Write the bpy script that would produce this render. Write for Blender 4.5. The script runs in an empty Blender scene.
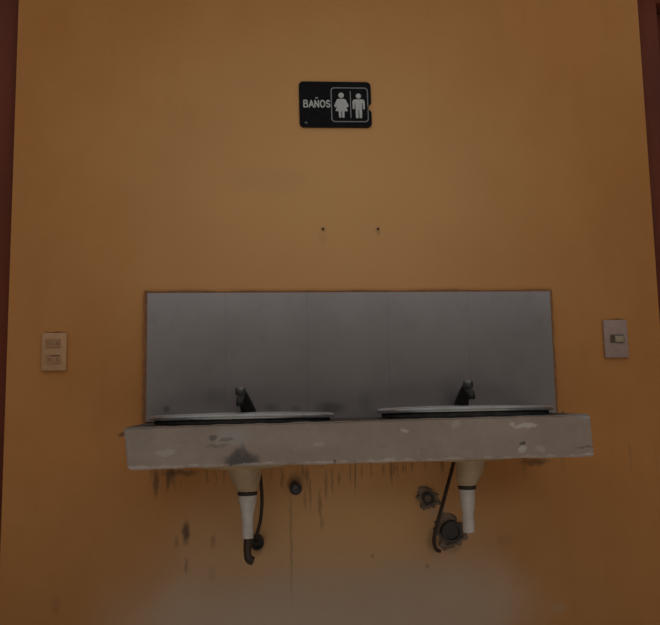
import bpy, bmesh, math, random
from mathutils import Vector, Matrix, noise
random.seed(7)
scn = bpy.context.scene
COL = scn.collection
PI = math.pi

# ------------------------------------------------------------------ camera
CAM = Vector((0.0, -2.1, 0.87))
YAW, PITCH, ROLL, FPX = math.radians(5.368), math.radians(6.679), math.radians(-1.008), 737.3
FWD = Vector((math.sin(YAW)*math.cos(PITCH), math.cos(YAW)*math.cos(PITCH), math.sin(PITCH)))
_r = FWD.cross(Vector((0, 0, 1))).normalized(); _u = _r.cross(FWD)
RGT = _r*math.cos(ROLL) + _u*math.sin(ROLL)
UPV = -_r*math.sin(ROLL) + _u*math.cos(ROLL)
cd = bpy.data.cameras.new('camera'); cam = bpy.data.objects.new('camera', cd); COL.objects.link(cam)
m3 = Matrix((RGT, UPV, -FWD)).transposed()
cam.matrix_world = Matrix.Translation(CAM) @ m3.to_4x4()
cd.sensor_fit = 'HORIZONTAL'; cd.sensor_width = 36.0; cd.lens = FPX/660*36.0
cd.clip_start = 0.02
scn.camera = cam

def at(px, py, Y=0.0):
    """survey helper: where the sight line through a photo point meets the plane y = Y"""
    d = FWD*FPX + RGT*(px-330) + UPV*(312.5-py)
    t = (Y-CAM.y)/d.y
    return CAM + d*t

# ------------------------------------------------------------------ materials
def lin(r, g, b):
    f = lambda c: (c/255/12.92) if c/255 <= .04045 else ((c/255+.055)/1.055)**2.4
    return (f(r), f(g), f(b), 1)

class NT:
    def __init__(s, name):
        s.m = bpy.data.materials.new(name); s.m.use_nodes = True
        s.t = s.m.node_tree; s.n = s.t.nodes; s.l = s.t.links
        s.b = s.n['Principled BSDF']
        s.geo = s.n.new('ShaderNodeNewGeometry')
    def pos(s): return s.geo.outputs['Position']
    def put(s, sock, v):
        if hasattr(v, 'links') or isinstance(v, bpy.types.NodeSocket): s.l.new(v, sock)
        else: sock.default_value = v
    def math(s, op, a, b=None, c=None, clamp=False):
        n = s.n.new('ShaderNodeMath'); n.operation = op; n.use_clamp = clamp
        s.put(n.inputs[0], a)
        if b is not None: s.put(n.inputs[1], b)
        if c is not None: s.put(n.inputs[2], c)
        return n.outputs[0]
    def vmath(s, op, a, b=None):
        n = s.n.new('ShaderNodeVectorMath'); n.operation = op
        s.put(n.inputs[0], a)
        if b is not None: s.put(n.inputs[1], b)
        return n.outputs['Value'] if op in ('LENGTH', 'DOT_PRODUCT') else n.outputs[0]
    def rng(s, v, a, b, c=0., d=1., smooth=True):
        n = s.n.new('ShaderNodeMapRange'); n.interpolation_type = 'SMOOTHSTEP' if smooth else 'LINEAR'
        s.put(n.inputs['Value'], v)
        for k, x in zip(('From Min', 'From Max', 'To Min', 'To Max'), (a, b, c, d)): n.inputs[k].default_value = x
        return n.outputs['Result']
    def noise(s, scale, detail=4, rough=.55, stretch=(1, 1, 1), off=(0, 0, 0), vec=None):
        v = vec if vec is not None else s.pos()
        v = s.vmath('MULTIPLY', v, stretch); v = s.vmath('ADD', v, off)
        n = s.n.new('ShaderNodeTexNoise'); n.inputs['Scale'].default_value = scale
        n.inputs['Detail'].default_value = detail; n.inputs['Roughness'].default_value = rough
        s.l.new(v, n.inputs['Vector']); return n.outputs['Fac']
    def mix(s, f, a, b, mode='MIX'):
        n = s.n.new('ShaderNodeMix'); n.data_type = 'RGBA'; n.blend_type = mode
        s.put(n.inputs[0], f); s.put(n.inputs[6], a); s.put(n.inputs[7], b)
        return n.outputs[2]
    def ellipse(s, P, c, r, soft=.6):
        d = s.vmath('SUBTRACT', P, c)
        d = s.vmath('MULTIPLY', d, tuple(1/x for x in r))
        return s.rng(s.vmath('LENGTH', d), 1.0, 1-soft, 0, 1)
    def bump(s, h, strength, dist=.002):
        n = s.n.new('ShaderNodeBump'); n.inputs['Strength'].default_value = strength
        n.inputs['Distance'].default_value = dist; s.l.new(h, n.inputs['Height'])
        s.l.new(n.outputs[0], s.b.inputs['Normal'])
    def base(s, c, rough=.6, metal=0., spec=.5):
        s.put(s.b.inputs['Base Color'], c); s.put(s.b.inputs['Roughness'], rough)
        s.b.inputs['Metallic'].default_value = metal; s.b.inputs['Specular IOR Level'].default_value = spec

def simple(name, c1, c2, scale=30, rough=.6, metal=0., spec=.5, bump=.15, stretch=(1, 1, 1)):
    t = NT(name); f = t.noise(scale, 4, .6, stretch)
    t.base(t.mix(t.rng(f, .35, .65), c1, c2), rough, metal, spec)
    if bump: t.bump(t.noise(scale*3, 3), bump, .001)
    return t.m

# --- the orange lime-painted wall with its stains and painted-in light and shade
def wall_material():
    t = NT('orange_wall_paint')
    n1 = t.noise(1.3, 5, .6); n2 = t.noise(5.5, 5, .6, (1.0, 1, .6), (3, 1, 7)); n3 = t.noise(60, 3, .6)
    n4 = t.noise(9, 4, .6, (1.6, 1, .22), (9, 2, 4))
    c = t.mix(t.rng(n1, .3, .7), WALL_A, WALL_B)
    c = t.mix(t.math('MULTIPLY', t.rng(n2, .4, .72), .35), c, WALL_C)
    c = t.mix(t.math('MULTIPLY', t.rng(n4, .5, .75), .25), c, WALL_D)
    c = t.mix(t.math('MULTIPLY', t.rng(n3, .45, .75), .10), c, WALL_D)
    # warped position for ragged edges
    P = t.pos()
    nn = t.n.new('ShaderNodeTexNoise'); nn.inputs['Scale'].default_value = 45; nn.inputs['Detail'].default_value = 3
    t.l.new(P, nn.inputs['Vector'])
    w = t.vmath('SUBTRACT', nn.outputs['Color'], (.5, .5, .5)); w = t.vmath('MULTIPLY', w, (.014, 0, .022))
    PW = t.vmath('ADD', P, w)
    nb = t.n.new('ShaderNodeTexNoise'); nb.inputs['Scale'].default_value = 4; nb.inputs['Detail'].default_value = 4
    t.l.new(P, nb.inputs['Vector'])
    wb = t.vmath('MULTIPLY', t.vmath('SUBTRACT', nb.outputs['Color'], (.5, .5, .5)), (.3, 0, .16))
    PB = t.vmath('ADD', P, wb)
    q = at(330, 610); e = t.ellipse(PB, (q.x, 0, q.z), (1.15, 9, .75), 1.0)
    c = t.mix(t.math('MULTIPLY', e, .55), c, (.62, .36, .175, 1))
    # washed-out grey film: splashed cement dust low on the wall between the doors
    for px, py, rx, rz, k in ((330, 640, .66, .34, .85), (210, 640, .42, .32, .6), (460, 620, .32, .28, .5), (330, 560, .60, .26, .35)):
        q = at(px, py); e = t.ellipse(PB, (q.x, 0, q.z), (rx, 9, rz), 1.0)
        c = t.mix(t.math('MULTIPLY', e, k), c, DUST)
    # faded middle of the wall, also painted paler for the light falloff to the sides
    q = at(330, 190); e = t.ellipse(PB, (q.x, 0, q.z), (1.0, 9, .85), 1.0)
    c = t.mix(t.math('MULTIPLY', e, .95), c, FADE_LIGHT)
    q = at(345, 515); e = t.ellipse(PB, (q.x, 0, q.z), (.62, 9, .24), 1.0)  # paler dusty paint under the slab, lifted further for missing bounced light
    c = t.mix(t.math('MULTIPLY', e, .9), c, (.84, .50, .23, 1))
    # drip streaks under the slab
    s = t.noise(34, 2, .5, (1.0, 0, .045), (4, 0, 2)); s2 = t.noise(90, 2, .5, (1, 0, .03), (1, 0, 3))
    sx = t.math('MAXIMUM', t.rng(s, .56, .68), t.math('MULTIPLY', t.rng(s2, .58, .7), .8))
    zt = at(330, 466).z
    sep = t.n.new('ShaderNodeSeparateXYZ'); t.l.new(P, sep.inputs[0])
    ln = t.noise(14, 2, .5, (1, 0, 0), (5, 0, 0))
    length = t.rng(ln, .35, .7, .02, .13)
    dz = t.math('DIVIDE', t.math('SUBTRACT', zt+.012, sep.outputs['Z']), length)
    fall = t.math('MULTIPLY', t.rng(dz, 1.0, .3), t.rng(dz, -.6, -.3))
    xl, xm, xr = at(140, 470).x, at(345, 470).x, at(585, 470).x
    win = t.math('MULTIPLY', t.rng(sep.outputs['X'], xl, xl+.05), t.rng(sep.outputs['X'], xr, xm, .25, 1))
    c = t.mix(t.math('MULTIPLY', t.math('MULTIPLY', sx, fall), t.math('MULTIPLY', win, .75)), c, GRIME_SHADOW)
    # stains, plus shadow lines painted above the two plates: (px, py, half width px, half height px, strength)
    for px, py, a, b, k in STAINS_SHADOWS:
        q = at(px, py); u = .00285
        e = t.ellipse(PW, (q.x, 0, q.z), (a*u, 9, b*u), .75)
        c = t.mix(t.math('MULTIPLY', e, k), c, GRIME_SHADOW)
    for px, py, a, b, k in PALES:
        q = at(px, py); u = .00285
        e = t.ellipse(PW, (q.x, 0, q.z), (a*u, 9, b*u), .8)
        c = t.mix(t.math('MULTIPLY', e, k), c, PLAST)
    t.base(c, .85, 0, .2)
    t.bump(t.math('ADD', t.noise(140, 4, .6), t.math('MULTIPLY', n2, 1.5)), .25, .002)
    return t.m

WALL_A, WALL_B = (.52, .22, .062, 1), (.60, .265, .083, 1)  # richer orange, with part of the light falloff at the sides painted in
WALL_C, WALL_D = (.62, .30, .10, 1), (.45, .19, .05, 1)
FADE_LIGHT, DUST = (.80, .445, .185, 1), (.66, .53, .41, 1)
GRIME_SHADOW, PLAST = (.085, .065, .05, 1), (.52, .44, .36, 1)
STAINS_SHADOWS = [(186, 532, 5.5, 15, .8), (176, 542, 3, 8, .35), (186, 566, 2.5, 11, .4), (213, 541, 4, 8, .3), (212, 575, 6, 12, .12),
          (156, 482, 4, 19, .65), (168, 480, 3, 14, .55), (180, 473, 24, 4.5, .6), (55, 332.5, 13, 1.8, .6), (616, 319.5, 12, 2.2, .6),  # last two: shadow lines painted over the outlet and switch plates
          (291, 540, 1.8, 74, .3), (320, 505, 2.5, 22, .4), (310, 492, 2, 24, .35), (326, 486, 2, 22, .35),
          (282, 478, 2, 14, .4), (332, 480, 1.6, 16, .4), (339, 478, 1.6, 12, .35), (305, 474, 6, 8, .3), (295, 482, 9, 15, .5), (305, 500, 2.5, 14, .3), (322, 524, 2.5, 8, .3),
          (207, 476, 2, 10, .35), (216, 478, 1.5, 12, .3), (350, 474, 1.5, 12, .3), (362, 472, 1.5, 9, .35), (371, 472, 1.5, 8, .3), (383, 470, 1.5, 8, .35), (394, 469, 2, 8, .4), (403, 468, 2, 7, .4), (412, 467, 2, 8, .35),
          (427, 497, 15, 15, .45), (434, 540, 10, 16, .4), (452, 545, 14, 12, .3),
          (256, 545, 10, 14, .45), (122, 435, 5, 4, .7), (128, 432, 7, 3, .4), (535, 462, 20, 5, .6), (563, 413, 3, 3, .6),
          (427, 566, 3, 3, .35), (372, 557, 3, 3, .35), (505, 540, 12, 8, .14), (270, 180, 60, 20, .06),
          (323, 238, 6, 12, .10), (378, 231, 4, 6, .25), (323, 229, 4, 4, .25), (56, 605, 6, 12, .2)]
PALES = [(443, 520, 14, 20, .25), (432, 510, 8, 10, .3), (372, 232, 20, 10, .05), (560, 608, 10, 8, .25)]

M = {}
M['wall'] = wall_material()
M['maroon'] = simple('maroon_door_paint', (.18, .036, .012, 1), (.125, .025, .009, 1), 6, .85, bump=.1, stretch=(1, 1, .3))
M['unseen_floor'] = simple('unseen_floor_concrete', (.58, .54, .49, 1), (.48, .45, .41, 1), 8, .9)
M['far'] = simple('dark_blocker_wall', (.06, .052, .045, 1), (.045, .038, .033, 1), 3, .9)  # for the unseen blocker walls, kept dark to deepen the tile reflections
M['grey_pl'] = simple('sign_white_print', (.62, .62, .60, 1), (.50, .50, .49, 1), 260, .5, bump=0)
M['frame_pl'] = simple('sign_grey_print', (.30, .31, .32, 1), (.22, .23, .24, 1), 260, .5, bump=0)
M['black_pl'] = simple('sign_black_plastic', (.006, .006, .007, 1), (.010, .010, .011, 1), 90, .65, spec=.12, bump=.05)
M['chip'] = simple('pale_chip', (.45, .36, .24, 1), (.5, .4, .28, 1), 90, .7)
M['mortar'] = simple('painted_mortar_edge', (.36, .155, .06, 1), (.26, .115, .05, 1), 60, .9, bump=.4)
M['grout'] = simple('grout', (.34, .31, .29, 1), (.28, .26, .245, 1), 120, .7)
M['dark_rub'] = simple('dark_rubber', (.020, .014, .011, 1), (.035, .022, .015, 1), 80, .55)
M['hose'] = simple('dark_brown_hose', (.035, .018, .011, 1), (.055, .027, .014, 1), 120, .5)
M['bronze'] = simple('tarnished_faucet_metal', (.022, .019, .017, 1), (.035, .030, .027, 1), 120, .45, .3, bump=.15)
M['knob'] = simple('worn_chrome', (.22, .21, .20, 1), (.14, .135, .13, 1), 150, .35, .8, bump=.1)
M['pvc'] = simple('white_pvc', (.70, .64, .59, 1), (.60, .54, .49, 1), 40, .5)
M['beige'] = simple('cream_ceramic', (.53, .385, .235, 1), (.46, .33, .20, 1), 25, .45, bump=.05)
M['ivory'] = simple('ivory_plate', (.60, .33, .16, 1), (.54, .295, .145, 1), 40, .55, bump=.05)
M['ivory_d'] = simple('ivory_socket', (.46, .24, .11, 1), (.40, .21, .095, 1), 60, .55, bump=.05)
M['white_pl'] = simple('grey_white_plate', (.43, .295, .25, 1), (.39, .265, .22, 1), 40, .5, bump=.05)
M['switch_d'] = simple('switch_surround', (.20, .16, .14, 1), (.17, .135, .12, 1), 40, .5, bump=.05)
M['toggle'] = simple('cream_toggle', (.42, .33, .21, 1), (.38, .30, .19, 1), 40, .45, bump=0)
M['slot'] = simple('dark_slot', (.02, .015, .012, 1), (.03, .02, .015, 1), 40, .8, bump=0)
M['slot_s'] = simple('dusty_slot', (.15, .085, .045, 1), (.11, .06, .035, 1), 60, .9, bump=0)
M['rim_shadow'] = simple('rim_shadow_grey', (.085, .078, .072, 1), (.05, .046, .042, 1), 60, .8, bump=.2)  # dark grey painted for the shadow gap below the basin lip
M['rust'] = simple('rusty_screw', (.10, .05, .025, 1), (.07, .035, .018, 1), 90, .8, bump=0)
M['plaster'] = simple('grey_plaster_patch', (.33, .245, .18, 1), (.17, .13, .10, 1), 38, .95, bump=.6)
M['plug'] = simple('dark_pipe_plug', (.045, .038, .035, 1), (.065, .055, .05, 1), 70, .6)
M['steelish'] = simple('dull_steel', (.20, .20, .21, 1), (.12, .12, .125, 1), 90, .4, .6)

t = NT('grey_glazed_tile')
f1 = t.noise(5, 5, .6, (1, 1, .8)); f2 = t.noise(28, 4, .6)
c = t.mix(t.rng(f1, .3, .7), TILE_A := (.475, .425, .41, 1), TILE_B := (.54, .485, .47, 1))
c = t.mix(t.math('MULTIPLY', t.rng(f2, .5, .8), .2), c, (.27, .235, .215, 1))
for px, py, a, b, k in ((167, 409, 5, 5, .5), (272, 408, 12, 7, .3), (330, 408, 22, 9, .45), (295, 408, 8, 4, .3), (365, 402, 10, 14, .2), (215, 395, 18, 12, .15)):
    q = at(px, py); c = t.mix(t.math('MULTIPLY', t.ellipse(t.pos(), (q.x, 0, q.z), (a*.00285, 9, b*.00285), .8), k), c, (.08, .075, .06, 1))
t.base(c, .28, .74, .6); t.bump(t.noise(9, 2), .05, .004); M['tile'] = t.m

t = NT('rough_concrete_slab')
f1 = t.noise(7, 5, .65); f2 = t.noise(70, 4, .7); f3 = t.noise(26, 3, .6, (1, 1, 1), (3, 3, 3))
c = t.mix(t.rng(f1, .3, .7), (.355, .28, .23, 1), (.415, .335, .28, 1))
c = t.mix(t.math('MULTIPLY', t.rng(f3, .5, .75), .35), c, (.30, .245, .20, 1))
c = t.mix(t.math('MULTIPLY', t.rng(f2, .62, .75), .5), c, (.55, .48, .41, 1))
YF = -.32
nn = t.n.new('ShaderNodeTexNoise'); nn.inputs['Scale'].default_value = 40; t.l.new(t.pos(), nn.inputs['Vector'])
PW = t.vmath('ADD', t.pos(), t.vmath('MULTIPLY', t.vmath('SUBTRACT', nn.outputs['Color'], (.5, .5, .5)), (.02, .0, .02)))
for px, py, a, b, k, col in ((241, 463, 21, 13, .62, (.12, .105, .095, 1)), (241, 456, 12, 10, .5, (.13, .11, .10, 1)), (243, 450, 3, 12, .4, (.19, .165, .15, 1)), (232, 438, 24, 11, .4, (.40, .385, .36, 1)), (226, 440, 9, 3, .4, (.2, .17, .14, 1)),
                             (213, 438, 4, 4, .5, (.15, .13, .11, 1)), (218, 446, 16, 2, .4, (.22, .19, .16, 1)), (165, 452, 14, 4, .35, (.52, .46, .41, 1)), (318, 444, 8, 3, .35, (.5, .44, .38, 1)),
                             (525, 426, 16, 2.5, .5, (.62, .56, .5, 1)), (512, 424, 4, 3, .5, (.62, .56, .5, 1)), (522, 443, 4, 3, .7, (.12, .1, .09, 1)), (522, 448, 6, 5, .45, (.6, .55, .5, 1)),
                             (404, 431, 5, 3, .45, (.6, .54, .48, 1)), (541, 449, 7, 4, .35, (.5, .42, .36, 1)), (585, 416, 12, 5, .35, (.45, .42, .44, 1)), (586, 448, 14, 1.5, .5, (.2, .15, .12, 1)),
                             (334, 462, 2.5, 3, .8, (.05, .04, .035, 1)), (140, 440, 18, 18, .15, (.27, .23, .2, 1)), (455, 424, 6, 6, .25, (.55, .5, .42, 1)), (300, 440, 60, 12, .12, (.48, .42, .38, 1))):
    k = min(.95, k*1.6)
    q = at(px, py, YF); c = t.mix(t.math('MULTIPLY', t.ellipse(PW, (q.x, YF, q.z), (a*.00241, .05, b*.00241), .5), k), c, col)
# worn paler cement nosing along the bottom arris
sep = t.n.new('ShaderNodeSeparateXYZ'); t.l.new(PW, sep.inputs[0])
bl, br = at(130, 470, YF), at(592, 457, YF); sl = (br.z-bl.z)/(br.x-bl.x)
hz = t.math('SUBTRACT', sep.outputs['Z'], t.math('MULTIPLY_ADD', sep.outputs['X'], sl, bl.z-sl*bl.x))
c = t.mix(t.math('MULTIPLY', t.rng(hz, .009, .004), .6), c, (.66, .54, .48, 1))
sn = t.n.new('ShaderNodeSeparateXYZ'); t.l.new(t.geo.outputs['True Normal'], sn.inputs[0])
c = t.mix(t.math('MULTIPLY', t.rng(sn.outputs['Z'], .75, .97), .9), c, (.055, .048, .042, 1))      # top face painted dark for the shadow line under the rims
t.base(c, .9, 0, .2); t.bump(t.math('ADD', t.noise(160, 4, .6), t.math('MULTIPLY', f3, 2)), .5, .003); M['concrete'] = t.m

t = NT('grey_basin_enamel')
f1 = t.noise(18, 4, .6, (1, 1, 2)); c = t.mix(t.rng(f1, .35, .7), (.43, .42, .42, 1), (.35, .34, .33, 1))
c = t.mix(t.math('MULTIPLY', t.rng(t.noise(45, 3), .58, .75), .35), c, (.18, .14, .11, 1))
t.base(c, .28, .5, .5); M['enamel'] = t.m

# ------------------------------------------------------------------ mesh helpers
def obj(name, bm, mat, parent=None, smooth=True, inv=True):
    me = bpy.data.meshes.new(name)
    bmesh.ops.recalc_face_normals(bm, faces=bm.faces)
    bm.to_mesh(me); bm.free()
    me.materials.append(mat)
    if smooth:
        for p in me.polygons: p.use_smooth = True
        try: me.set_sharp_from_angle(angle=math.radians(38))
        except Exception: pass
    o = bpy.data.objects.new(name, me); COL.objects.link(o)
    if parent is not None:
        o.parent = parent
    return o
def tag(o, label, cat, group=None):
    o['label'] = label; o['category'] = cat
    if group: o['group'] = group
    return o
def thing(name, label, cat, loc, group=None):
    o = bpy.data.objects.new(name, None); COL.objects.link(o); o.location = loc; o.empty_display_size = .05
    return tag(o, label, cat, group)
def box(bm, x0, x1, y0, y1, z0, z1, bev=0, seg=2):
    r = bmesh.ops.create_cube(bm, size=1)
    for v in r['verts']:
        v.co = Vector(((x0+x1)/2+v.co.x*(x1-x0), (y0+y1)/2+v.co.y*(y1-y0), (z0+z1)/2+v.co.z*(z1-z0)))
    if bev:
        es = list({e for v in r['verts'] for e in v.link_edges})
        bmesh.ops.bevel(bm, geom=es, offset=bev, segments=seg, affect='EDGES', profile=.5)
    return bm
def lathe(bm, prof, n=40, sx=1, sy=1, off=(0, 0, 0), mat=None, wob=0, cap=True):
    """profile [(r, z)] turned about z"""
    rings = []
    for j, (r, z) in enumerate(prof):
        ring = []
        for i in range(n):
            a = 2*PI*i/n
            k = 1 + (wob*(noise.noise(Vector((math.cos(a)*1.3+wob*9, math.sin(a)*1.3, wob*7)))+.6*noise.noise(Vector((math.cos(a)*3.9, math.sin(a)*3.9, wob*21)))) if wob else 0)
            p = Vector((r*k*math.cos(a)*sx, r*k*math.sin(a)*sy, z))
            if mat: p = mat @ p
            ring.append(bm.verts.new(p+Vector(off)))
        rings.append(ring)
    for A, B in zip(rings, rings[1:]):
        for i in range(n):
            bm.faces.new((A[i], A[(i+1) % n], B[(i+1) % n], B[i]))
    for R_, z in ((rings[0], 0), (rings[-1], -1)):
        if cap and prof[z][0] > 0: bm.faces.new(R_)
    return bm
def tube(bm, pts, rad, n=14):
    """swept tube through pts (Catmull-Rom); rad number or list"""
    P = [Vector(p) for p in pts]; R_ = rad if isinstance(rad, (list, tuple)) else [rad]*len(P)
    path, rr = [], []
    for i in range(len(P)-1):
        p0, p1, p2, p3 = P[max(i-1, 0)], P[i], P[i+1], P[min(i+2, len(P)-1)]
        for k in range(8):
            s = k/8
            path.append(.5*((2*p1)+(p2-p0)*s+(2*p0-5*p1+4*p2-p3)*s*s+(3*p1-p0-3*p2+p3)*s**3)); rr.append(R_[i]*(1-s)+R_[i+1]*s)
    path.append(P[-1]); rr.append(R_[-1])
    up = None; rings = []
    for i, p in enumerate(path):
        tg = (path[min(i+1, len(path)-1)]-path[max(i-1, 0)]).normalized()
        if up is None:
            up = tg.orthogonal().normalized()
        up = (up-tg*up.dot(tg)).normalized(); sd = tg.cross(up)
        rings.append([bm.verts.new(p+(up*math.cos(2*PI*k/n)+sd*math.sin(2*PI*k/n))*rr[i]) for k in range(n)])
    for A, B in zip(rings, rings[1:]):
        for k in range(n): bm.faces.new((A[k], A[(k+1) % n], B[(k+1) % n], B[k]))
    bm.faces.new(rings[0]); bm.faces.new(rings[-1])
    return bm
def prism(bm, pts, y0, y1):
    """outline in (x, z), thickness from y0 (front) to y1"""
    a = [bm.verts.new((x, y0, z)) for x, z in pts]; b = [bm.verts.new((x, y1, z)) for x, z in pts]
    n = len(pts)
    bm.faces.new(a); bm.faces.new(b[::-1])
    for i in range(n): bm.faces.new((a[i], b[i], b[(i+1) % n], a[(i+1) % n]))
    return bm
def rrect(x0, x1, z0, z1, r, n=6):
    o = []
    for cx, cz, a0 in ((x1-r, z1-r, 0), (x0+r, z1-r, 90), (x0+r, z0+r, 180), (x1-r, z0+r, 270)):
        for k in range(n+1):
            a = math.radians(a0+90*k/n); o.append((cx+r*math.cos(a), cz+r*math.sin(a)))
    return o
def circ(cx, cz, r, n=24): return [(cx+r*math.cos(2*PI*k/n), cz+r*math.sin(2*PI*k/n)) for k in range(n)]
def struct(o): o['kind'] = 'structure'; return o
def B(): return bmesh.new()

# ------------------------------------------------------------------ the setting
XL, XR = -.697, 1.190              # edges of the orange wall between the doors
XO, XP = -1.60, 2.10               # far jambs of the two doorways
SX0, SX1, YB, ZT, ZD = -2.2, 2.9, -4.6, 2.75, 2.165
bm = B()
box(bm, XL, XR, 0, .2, 0, ZT)                                  # pier between the doors
box(bm, XO, XL, 0, .2, ZD, ZT); box(bm, XR, XP, 0, .2, ZD, ZT)   # over the doors
box(bm, SX0, XO, 0, .2, 0, ZT); box(bm, XP, SX1, 0, .2, 0, ZT)
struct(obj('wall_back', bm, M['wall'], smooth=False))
bm = B(); box(bm, SX0-.1, SX1+.1, YB-.1, .4, -.08, 0); struct(obj('unseen_floor', bm, M['unseen_floor'], smooth=False))  # unseen yard floor, added to bounce daylight up the wall
HF = 1.9  # height of the unseen walls, added to block low sky and shape reflections
bm = B(); box(bm, SX0-.1, SX1+.1, YB-.15, YB, 0, HF); struct(obj('blocker_wall_front', bm, M['far'], smooth=False))
bm = B(); box(bm, SX0-.15, SX0, YB, .2, 0, HF+.15); struct(obj('blocker_wall_left', bm, M['far'], smooth=False))
bm = B(); box(bm, SX1, SX1+.15, YB, .2, 0, HF+.15); struct(obj('blocker_wall_right', bm, M['far'], smooth=False))
for k, (x0, x1) in enumerate(((XO, XL), (XR, XP))):
    d = bpy.data.objects.new('door_%d' % (k+1), None); COL.objects.link(d); struct(d); d.location = ((x0+x1)/2, .1, 0)
    off = d.location
    bm = B()
    a, b = x0-off.x, x1-off.x
    box(bm, a, a+.08, -.07, .05, 0, ZD, .003); box(bm, b-.08, b, -.07, .05, 0, ZD, .003); box(bm, a+.08, b-.08, -.07, .05, ZD-.05, ZD, .003)
    obj('door_frame', bm, M['maroon'], d)
    bm = B(); box(bm, a+.082, b-.082, -.015, .03, .008, ZD-.053, .003)
    for z0, z1 in ((.15, .95), (1.1, 1.95)):
        box(bm, a+.18, b-.18, -.022, -.01, z0, z1, .006)
    obj('door_leaf', bm, M['maroon'], d)

# ------------------------------------------------------------------ tiled splashback
x0, x1 = at(147.5, 350).x, at(551, 350).x
zt = (at(148, 293.6).z+at(549, 292.2).z)/2
sp = thing('tile_backsplash', 'wide grey tiled backsplash panel above the concrete washbasin slab', 'backsplash', (0, 0, 0))
bm = B()
gap = .0010; XS = [x0]+[at(px, 350).x for px in (226, 307, 388, 468)]+[x1]; zb = .8155
for xa, xb in zip(XS, XS[1:]):
    box(bm, xa+gap/2, xb-gap/2, -.014, -.006, zb, zt, .0003, 1)
tl = obj('tile_field', bm, M['tile'], sp)
bm = B(); box(bm, x0, x1, -.0138, 0, zb, zt-.001); obj('grout_bed', bm, M['grout'], sp)
bm = B(); e = .011
def ragged(xa, xb, za, zb_, vert):
    n = 40; L = []; R_ = []
    for i in range(n+1):
        s = i/n; j = .0035*noise.noise(Vector((s*14, xa*9, za*7)))
        if vert: L.append((xa+(j if xa < 0 else 0), za+(zb_-za)*s)); R_.append((xb+(j if xa > 0 else 0), za+(zb_-za)*s))
        else: L.append((xa+(xb-xa)*s, za)); R_.append((xa+(xb-xa)*s, zb_+j))
    prism(bm, L+R_[::-1], -.010, 0)
ragged(x0-.010, x0, zb, zt, True); ragged(x1, x1+.008, zb, zt, True); ragged(x0-.010, x1+.008, zt, zt+.006, False)
obj('mortar_edge', bm, M['mortar'], sp, smooth=False)

# ------------------------------------------------------------------ concrete slab with two basin openings
tl_, tr_, bl_, br_ = at(123.5, 427.5, YF), at(590.5, 414, YF), at(127.5, 470, YF), at(594.5, 456.5, YF)
TOPZ = lambda x: tl_.z + (tr_.z-tl_.z)*(x-tl_.x)/(tr_.x-tl_.x)
YBAS = -.186
BAS = [Vector((at(243, 416, YBAS).x, YBAS, 0)), Vector((at(465.5, 412, YBAS).x, YBAS, 0))]
for b in BAS: b.z = TOPZ(b.x)
RA, RB = .234, .114
bm = B()
NX, NZ = 90, 10
front, back = [], []
def slabpt(s, q, y):
    xa = bl_.x+(tl_.x-bl_.x)*q; xb = br_.x+(tr_.x-br_.x)*q
    za = bl_.z+(tl_.z-bl_.z)*q; zb_ = br_.z+(tr_.z-br_.z)*q
    return Vector((xa+(xb-xa)*s, y, za+(zb_-za)*s))
r = bmesh.ops.create_cube(bm, size=1)
for v in r['verts']:
    v.co = slabpt(v.co.x+.5, v.co.z+.5, YF if v.co.y < 0 else -.0002)
bmesh.ops.bevel(bm, geom=list(bm.edges), offset=.004, segments=2, affect='EDGES')
bmesh.ops.subdivide_edges(bm, edges=[e for e in bm.edges if e.calc_length() > .5], cuts=120, use_grid_fill=True)
for v in bm.verts:   # hand-cast unevenness
    if v.co.y < YF+.012:
        d = noise.noise(v.co*16)*.0022+noise.noise(v.co*60)*.0010
        v.co.z += d; v.co.y += noise.noise(v.co*9)*.0015
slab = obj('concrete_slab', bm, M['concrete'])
cut_bm = B()
for b in BAS: lathe(cut_bm, [(1, -.3), (1, .3)], 64, RA-.014, RB-.014, (b.x, b.y, b.z))
cut = obj('cut', cut_bm, M['concrete'])
md = slab.modifiers.new('b', 'BOOLEAN'); md.object = cut; md.operation = 'DIFFERENCE'; md.solver = 'EXACT'
dg = bpy.context.evaluated_depsgraph_get()
nm = bpy.data.meshes.new_from_object(slab.evaluated_get(dg)); slab.modifiers.clear(); slab.data = nm
bpy.data.objects.remove(cut)
tag(slab, 'long rough grey concrete slab counter holding the two washbasins', 'counter')

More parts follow.
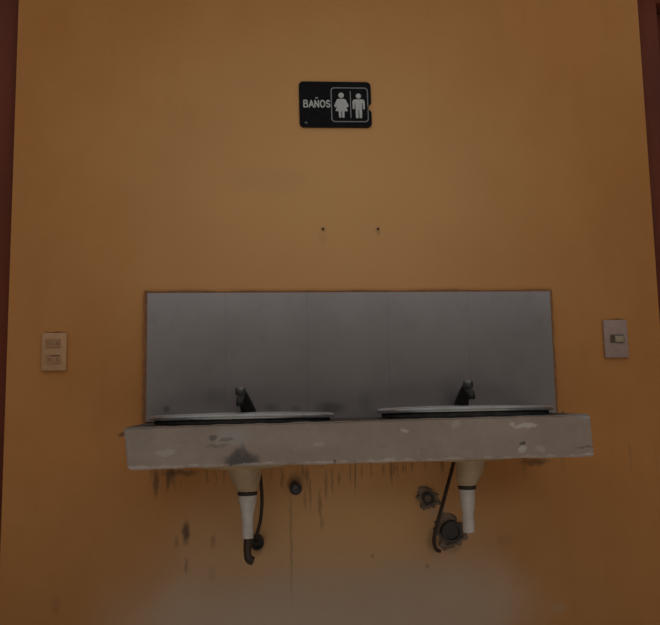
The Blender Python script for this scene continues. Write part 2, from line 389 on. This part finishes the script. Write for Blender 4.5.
# ------------------------------------------------------------------ basins
PIPES = ['left', 'right']
def make_basin(b, label, neck, lift):
    t = thing('washbasin', label, 'sink', b, 'washbasins set in the concrete slab')
    bm = B(); H = .020
    # outer lip, over the rim, down the inside, drain; then back up the outside
    prof = [(.955, .0075), (1.0, .008), (1.006, .011), (1.004, .0155), (.985, .0188), (.955, H), (.92, .0185), (.895, .013), (.88, .0), (.85, -.03), (.78, -.065), (.62, -.094), (.40, -.106), (.12, -.111)]
    lathe(bm, [(.001, -.112)] + prof[::-1], 72, RA, RB, cap=False)
    # outside shell
    lathe(bm, [(.90, .0), (.875, -.03), (.80, -.07), (.62, -.099), (.42, -.113), (.12, -.118), (.001, -.118)], 72, RA, RB, cap=False)
    for v in bm.verts:
        if v.co.z > .003: v.co.z += lift+.0035*(1-(v.co.x/RA)**2)
    o = obj('bowl', bm, M['enamel'], t)
    o.data.materials.append(M['beige'])
    for p in o.data.polygons:      # unglazed cream underside
        if p.normal.z < -.05 and p.center.z < -.01: p.material_index = 1
    bm = B(); lathe(bm, [(.001, -.1095), (.020, -.1095), (.021, -.108), (.016, -.1075), (.001, -.109)], 24); obj('drain_grate', bm, M['knob'], t)
    bm = B(); lathe(bm, [(.905, .0003), (.945, .0003), (.955, .004), (.95, .0078+lift), (.905, .0078+lift), (.905, .0003)], 72, RA, RB, cap=False); obj('rim_shadow_ring', bm, M['rim_shadow'], t)  # dark ring standing in for the shadow gap under the lip
    bm = B(); lathe(bm, neck[0], 36)
    for v in bm.verts:
        s = max(0, min(1, (v.co.z-neck[1])/(neck[2]-neck[1]))); v.co.x += (neck[3]*(1-s)+neck[4]*s)
    obj('drain_neck', bm, M['beige'], t)
    return t
def zpx(px, py): return at(px, py, YBAS).z
K = (at(300, 500, YBAS)-at(299, 500, YBAS)).length       # metres per photo pixel at the basins' depth
def neck(cx0, cy0, w0, cx1, cy1, w1, b):
    z0, z1 = zpx(cx0, cy0)-b.z, zpx(cx1, cy1)-b.z; L = lambda s: (w1+(w0-w1)*s)*K
    return ([(.001, z1), (w1*K*.94, z1), (w1*K, z1+.003), (L(.5), z1+(z0-z1)*.4), (L(.95), z1+(z0-z1)*.8), (w0*K, z0), (w0*K*1.04, -.112), (.001, -.111)], z1, z0,
            at(cx1, cy1, YBAS).x-b.x, at(cx0, cy0, YBAS).x-b.x)
bl = make_basin(BAS[0], 'left oval grey washbasin sunk in the slab, near the outlet plate', neck(244.5, 470, 16.5, 247.3, 491, 10.2, BAS[0]), .0008)
brr = make_basin(BAS[1], 'right oval grey washbasin sunk in the slab, near the light switch', neck(470.5, 464, 14.5, 467, 485, 9.8, BAS[1]), .0035)

# ------------------------------------------------------------------ drain pipes
def pipe(label, cx, stations, ring, extra=None):
    """stations: [(py, half width px)] top to bottom"""
    zt_ = zpx(cx, ring[0]); org = Vector((at(cx, ring[0], YBAS).x, YBAS, zt_))
    t = thing('drain_pipe', label, 'pipe', org, 'drain pipes hanging from the washbasins')
    z = lambda py: zpx(cx, py)-zt_
    bm = B(); r = ring[2]*K
    lathe(bm, [(.001, z(ring[1])), (r*.95, z(ring[1])), (r, z(ring[1])+.002), (r, -.002), (r*.95, -.0006), (.001, -.0006)], 32); obj('gasket_ring', bm, M['dark_rub'], t)
    pr = [(w*K, z(py)) for py, w in stations]
    inner = [(max(w*K-.004, .004), z(py)) for py, w in stations][::-1]
    bm = B(); lathe(bm, [(.001, pr[0][1])]+pr+inner[:1]+[(inner[0][0], inner[0][1]+.03), (.001, inner[0][1]+.03)], 32)
    obj('tailpiece', bm, M['pvc'], t)
    if extra:
        pts = [at(px, py, Y)-org for px, py, Y in extra[0]]
        bm = B(); tube(bm, pts, extra[1]); obj('drain_elbow', bm, M['hose'], t)
    return t
pipe('white tapering drain pipe under left basin ending in a dark bent stub', 247.5, [(495, 9.2), (498, 9.2), (504, 8), (513, 6.4), (517, 5.8), (538, 5.6)], (491, 495, 9.8),
     ([(248.5, 534, YBAS), (247.5, 545, YBAS), (247.5, 553, YBAS), (249, 559, YBAS-.003), (253, 561, YBAS-.006)], [4*K, 4*K, 3.8*K, 4.2*K, 4.4*K]))
pipe('short straight white drain pipe under right basin with open lower end', 467, [(488.5, 8), (491, 8), (506, 7), (511, 6), (514, 5.4), (518, 6), (532, 5.9)], (485, 489, 9.3))

# ------------------------------------------------------------------ faucets
def make_faucet(label, base_px, head_px):
    """base / head given as photo points (px, py)"""
    yb, yh = -.042, -.105
    p0 = at(base_px[0], base_px[1], yb); 
    p0.z = TOPZ(p0.x)+.0004
    t = thing('faucet', label, 'faucet', p0, 'faucets on the washbasin slab')
    h = at(head_px[0], head_px[1], yh)-p0
    s = 1 if h.x < 0 else -1
    bm = B(); lathe(bm, [(.001, 0), (.0235, 0), (.0245, .003), (.022, .008), (.019, .012), (.001, .012)], 32); obj('base_flange', bm, M['bronze'], t)
    bm = B(); tube(bm, [(0, 0, .008), (h.x*.25, h.y*.18, h.z*.38), (h.x*.62, h.y*.55, h.z*.72), (h.x*.96, h.y*.96, h.z*.96)], [.023, .020, .0155, .0125], 20)
    obj('body', bm, M['bronze'], t)
    bm = B()
    tube(bm, [(h.x*.9, h.y*.8, h.z*.80), (h.x*1.0, h.y*1.25, h.z*.74), (h.x*1.05, h.y*1.45, h.z*.62), (h.x*1.06, h.y*1.48, h.z*.50)], [.0105, .0105, .0095, .009], 16)
    obj('spout', bm, M['bronze'], t)
    bm = B(); lathe(bm, [(.001, -.012), (.0128, -.012), (.0142, -.008), (.0142, .004), (.012, .0085), (.006, .0105), (.001, .011)], 28, 1, 1, h)
    obj('push_knob', bm, M['knob'], t)
    return t
make_faucet('dark tarnished faucet behind the left washbasin', (250, 412), (240.5, 390.5))
make_faucet('dark faucet behind the right washbasin, its push knob paler', (460, 407), (468, 383.5))

# ------------------------------------------------------------------ supply hoses
def hose(label, pts, r):
    q = [at(*p) for p in pts]; bm = B(); tube(bm, [p-q[-1] for p in q], r)
    o = obj('supply_hose', bm, M['hose']); o.location = q[-1]
    return tag(o, label, 'hose', 'water supply hoses under the slab')
hose('dark supply hose curving down beside the left white drain pipe', [(257.5, 461, -.03), (260.5, 478, -.045), (262, 500, -.05), (260.5, 520, -.045), (257, 534, -.035), (256.5, 541, -.02)], .0048)
hose('dark supply hose slanting down left of the right drain pipe', [(454, 461, -.03), (451, 473, -.045), (444, 499, -.055), (437, 525, -.055), (434, 540, -.045), (436, 549, -.03), (440, 551, -.02)], .0052)

# ------------------------------------------------------------------ wall openings and stubs
FW = Matrix.Rotation(PI/2, 3, 'X')       # turns +z into -y (out of the wall)
def stub(name, label, cat, px, py, r, depth, patch_r, plug, ring=None, elong=1.0, group=None):
    q = at(px, py); t = thing(name, label, cat, (q.x, 0, q.z), group)
    u = .00285
    if patch_r:
        bm = B(); lathe(bm, [(patch_r*u, 0), (patch_r*u*.93, .004), (patch_r*u*.7, .008), (r*u*1.0, .008), (r*u*.9, .003), (.001, .003)], 36, 1, elong, mat=FW, wob=.35+px*.0006, off=(0, -.0005, 0))
        obj('plaster_patch', bm, M['plaster'], t)
    bm = B(); R_ = r*u
    lathe(bm, [(R_, .0), (R_, depth*.9), (R_*.94, depth), (R_*.74, depth), (R_*.70, depth*.55), (.001, depth*.5)], 32, mat=FW, off=(0, -.0005, 0))
    obj('pipe_end', bm, plug, t)
    if ring:
        bm = B(); lathe(bm, [(R_*.45, depth*.45), (R_*.6, depth*.9), (R_*.42, depth*.95), (R_*.3, depth*.6), (.001, depth*.55)], 24, mat=FW, off=(0, -.0005, 0)); obj('pipe_lip', bm, ring, t)
    return t
stub('drain_outlet', 'large dark round drain outlet in the wall beside the right pipe', 'pipe outlet', 450.5, 531, 10.5, .018, 13.5, M['plug'])
stub('water_outlet', 'small plastered pipe outlet with pale lip, left of right hose', 'pipe outlet', 427.5, 498, 6, .010, 9.5, M['plug'], M['plaster'])
stub('water_outlet', 'dark pipe stub with dull metal tip right of left drain pipe', 'pipe outlet', 295.5, 488, 6, .02, 0, M['plug'], M['steelish'])
stub('shutoff_valve', 'black round valve on the wall where the left hose ends', 'valve', 257, 541, 6.8, .035, 0, M['dark_rub'])

# ------------------------------------------------------------------ old screws in the wall
for px, lab in ((323, 'small dark screw in bare wall below the sign, left one'), (378, 'small dark screw in bare wall below the sign, right one')):
    q = at(px, 229); bm = B()
    lathe(bm, [(.0038, 0), (.0038, .0015), (.0025, .0025), (.001, .0026)], 16, mat=FW)
    o = obj('screw', bm, M['rust']); o.location = (q.x, -.0002, q.z); tag(o, lab, 'screw', 'screws in the wall')

# ------------------------------------------------------------------ outlet and switch plates
def plate_box(px0, px1, py0, py1):
    a, b = at((px0+px1)/2, py0), at((px0+px1)/2, py1); l, r = at(px0, (py0+py1)/2), at(px1, (py0+py1)/2)
    return Vector(((l.x+r.x)/2, 0, (a.z+b.z)/2)), r.x-l.x, a.z-b.z
q, w, h = plate_box(42, 67.2, 333.2, 371)
t = thing('power_outlet', 'dingy ivory double socket plate on the left side of the wall', 'electrical outlet', q)
bm = B(); box(bm, -w/2, w/2, -.009, 0, -h/2, h/2, .003, 3); obj('plate', bm, M['ivory'], t)
for zc in (h*.22, -h*.20):
    bm = B(); prism(bm, rrect(-w*.33, w*.27, zc-h*.11, zc+h*.11, .003), -.0112, -.0088); s = obj('socket', bm, M['ivory_d'], t)
    bm = B()
    for sx in (-.2, .2): box(bm, w*sx*.7-.0009, w*sx*.7+.0009, -.0117, -.011, zc-.004, zc+.004)
    if zc < 0: box(bm, -w*.12, w*.24, -.0115, -.011, zc+h*.085, zc+h*.11)
    obj('socket_slots', bm, M['slot_s'], s, smooth=False)
q, w, h = plate_box(603, 626.8, 320.3, 358)
t = thing('light_switch', 'greyish single light switch plate on the right side of the wall', 'light switch', q)
bm = B(); box(bm, -w/2, w/2, -.009, 0, -h/2, h/2, .003, 3); obj('plate', bm, M['white_pl'], t)
bm = B(); prism(bm, rrect(-w*.27, w*.33, -h*.11, h*.12, .003), -.0105, -.0085); s = obj('switch_surround', bm, M['switch_d'], t)
bm = B(); box(bm, -w*.08, w*.27, -.016, -.010, -h*.09, h*.07, .002); obj('toggle', bm, M['toggle'], s)
bm = B(); box(bm, -w*.235, -w*.10, -.0112, -.0100, -h*.09, h*.10); obj('switch_gap', bm, M['slot_s'], s, smooth=False)

# ------------------------------------------------------------------ BAÑOS sign
a, b = at(300, 104.3), at(371, 104.9); ang = math.atan2(b.z-a.z, b.x-a.x); k = (b-a).length/71
q = at(335.2, 105); sg = thing('restroom_sign', 'black plastic restroom sign reading BAÑOS with woman and man figures', 'sign', (q.x, 0, q.z))
sg.rotation_euler = (0, -ang, 0)
U = lambda px: (px-335.2)*k
V = lambda py: (105-py)*k
bm = B()
out = rrect(U(299.3), U(371.2), V(128.6), V(81.4), 4.5*k)
# broken notch in the right edge
full = []
for i, p in enumerate(out):
    full.append(p)
    if i == len(out)-1:
        pass
notch = [(U(371.2), V(112.5)), (U(369.6), V(110.5)), (U(367.9), V(108.2)), (U(369.0), V(105.8)), (U(371.2), V(103.5))]
prism(bm, out+notch, -.0045, 0)
obj('sign_plate', bm, M['black_pl'], sg, smooth=False)
yf, yb = -.0053, -.0044
bm = B()
o_, i_ = rrect(U(330.8), U(368.2), V(123.2), V(87.4), 3.6*k), rrect(U(331.8), U(367.2), V(122.2), V(88.4), 2.8*k)
A1 = [bm.verts.new((x, yf, z)) for x, z in o_]; A2 = [bm.verts.new((x, yf, z)) for x, z in i_]
A3 = [bm.verts.new((x, yb, z)) for x, z in o_]; A4 = [bm.verts.new((x, yb, z)) for x, z in i_]
n = len(o_)
for i in range(n):
    j = (i+1) % n
    bm.faces.new((A1[i], A1[j], A2[j], A2[i])); bm.faces.new((A3[i], A3[j], A1[j], A1[i])); bm.faces.new((A2[i], A2[j], A4[j], A4[i]))
obj('border_line', bm, M['frame_pl'], sg, smooth=False)
bm = B(); box(bm, U(350.0), U(350.9), yf, yb, V(119), V(91.2)); obj('divider_line', bm, M['frame_pl'], sg, smooth=False)
PX = lambda pts, cx: [(U(cx+x), V(y)) for x, y in pts]
bm = B(); cx = 341.2
prism(bm, circ(U(cx), V(95.6), 2.75*k), yf, yb)
prism(bm, PX([(-2.6, 99.2), (2.6, 99.2), (4.4, 100.0), (7.3, 106.4), (6.0, 108.2), (4.6, 107.0), (4.4, 106.6), (6.2, 112.0), (2.9, 112.0), (2.7, 118.6), (.5, 118.6), (.4, 112.2), (-.4, 112.2), (-.5, 118.6), (-2.7, 118.6), (-2.9, 112.0), (-6.2, 112.0), (-4.4, 106.6), (-4.6, 107.0), (-6.0, 108.2), (-7.3, 106.4), (-4.4, 100.0)], cx), yf, yb)
obj('woman_pictogram', bm, M['grey_pl'], sg, smooth=False)
bm = B(); cx = 358.5
prism(bm, circ(U(cx), V(96.2), 2.6*k), yf, yb)
prism(bm, PX([(-4.2, 99.7), (4.2, 99.7), (5.6, 100.6), (6.1, 102), (6.1, 109.2), (5.2, 110.2), (4.2, 109.2), (4.0, 103.5), (3.4, 103.5), (3.1, 119.0), (.5, 119.0), (.35, 110.5), (-.35, 110.5), (-.5, 119.0), (-3.1, 119.0), (-3.4, 103.5), (-4.0, 103.5), (-4.2, 109.2), (-5.2, 110.2), (-6.1, 109.2), (-6.1, 102), (-5.6, 100.6)], cx), yf, yb)
obj('man_pictogram', bm, M['grey_pl'], sg, smooth=False)
STK = [0]
def stroke(bm, pts, w):
    """bold stroke of half width w through letter-grid points"""
    def nxt():
        STK[0] += 6e-6; return yf-STK[0]
    for p in pts: prism(bm, circ(p[0], p[1], w, 10), nxt(), yb)
    for (xa, za), (xb, zb_) in zip(pts, pts[1:]):
        d = Vector((xb-xa, zb_-za)); d.normalize(); nx, nz = -d.y*w, d.x*w
        prism(bm, [(xa+nx, za+nz), (xa-nx, za-nz), (xb-nx, zb_-nz), (xb+nx, zb_+nz)], nxt(), yb)
def arc(cx, cz, rx, rz, a0, a1, n=12): return [(cx+rx*math.cos(math.radians(a0+(a1-a0)*i/n)), cz+rz*math.sin(math.radians(a0+(a1-a0)*i/n))) for i in range(n+1)]
GLY = {'B': [[(0, 0), (0, 1), (.42, 1)]+arc(.42, .77, .22, .23, 90, -90, 8)+[(0, .54)], [(.42, .54)]+arc(.45, .27, .27, .27, 90, -90, 8)+[(0, 0)]],
       'A': [[(0, 0), (.4, 1), (.8, 0)], [(.17, .3), (.63, .3)]],
       '\u00d1': [[(0, 0), (0, 1), (.68, 0), (.68, 1)], [(.12, 1.36), (.26, 1.45), (.42, 1.36), (.56, 1.44)]],
       'O': [arc(.42, .5, .42, .5, 0, 360, 20)],
       'S': [arc(.33, .75, .3, .25, 25, 270, 10)+arc(.33, .25, .32, .25, 90, -155, 10)]}
ADV = {'B': 1.03, 'A': 1.1, '\u00d1': 1.04, 'O': 1.16, 'S': .65}
bm = B(); tot = sum(ADV[c] for c in 'BA\u00d1OS'); gx = (U(329.6)-U(303.9))/tot; gz = V(100.9)-V(107.6); cur = 0
for ch in 'BA\u00d1OS':
    for st in GLY[ch]: stroke(bm, [(U(303.9)+(cur+x)*gx, V(107.9)+z*gz) for x, z in st], (.66 if max(p[1] for p in st) < 1.2 else .42)*k)
    cur += ADV[ch]
obj('lettering', bm, M['grey_pl'], sg, smooth=False)
bm = B(); prism(bm, [(U(304), V(124.4)), (U(305.2), V(123)), (U(306), V(123.2)), (U(307.6), V(124.6))], yf, yb); obj('scratch', bm, M['frame_pl'], sg, smooth=False)
bm = B(); prism(bm, [(U(367.6), V(111.2)), (U(366.9), V(108)), (U(368.4), V(105)), (U(368.2), V(108.2)), (U(369.0), V(110.5))], yf, yb); obj('chipped_edge', bm, M['chip'], sg, smooth=False)

# ------------------------------------------------------------------ light: daylight from an open courtyard sky
wd = bpy.data.worlds.new('sky'); scn.world = wd; wd.use_nodes = True
nt = wd.node_tree; bg = nt.nodes['Background']
tc = nt.nodes.new('ShaderNodeTexCoord'); sp_ = nt.nodes.new('ShaderNodeSeparateXYZ'); nt.links.new(tc.outputs['Generated'], sp_.inputs[0])
cr = nt.nodes.new('ShaderNodeValToRGB'); nt.links.new(sp_.outputs['Z'], cr.inputs[0])
cr.color_ramp.elements[0].position = 0.0; cr.color_ramp.elements[0].color = (.75, .77, .80, 1)
cr.color_ramp.elements[1].position = 1.0; cr.color_ramp.elements[1].color = (1.0, .98, .95, 1)
nt.links.new(cr.outputs[0], bg.inputs[0]); bg.inputs[1].default_value = 1.0

sl = bpy.data.lights.new('sun', 'SUN'); sl.energy = 5.0; sl.angle = math.radians(.6); sl.color = (1, .95, .87)
so = bpy.data.objects.new('sun', sl); COL.objects.link(so); so.location = (0, 2, 6)
so.rotation_euler = Vector((.05, -math.cos(math.radians(70)), -math.sin(math.radians(70)))).to_track_quat('-Z', 'Y').to_euler()   # high sun behind the building: the wall is in shade, the yard floor is lit
vs = scn.view_settings
scn.display_settings.display_device = 'sRGB'
vs.view_transform = 'Standard'; vs.look = 'None'; vs.gamma = 1; vs.use_curve_mapping = False
vs.exposure = -1.1
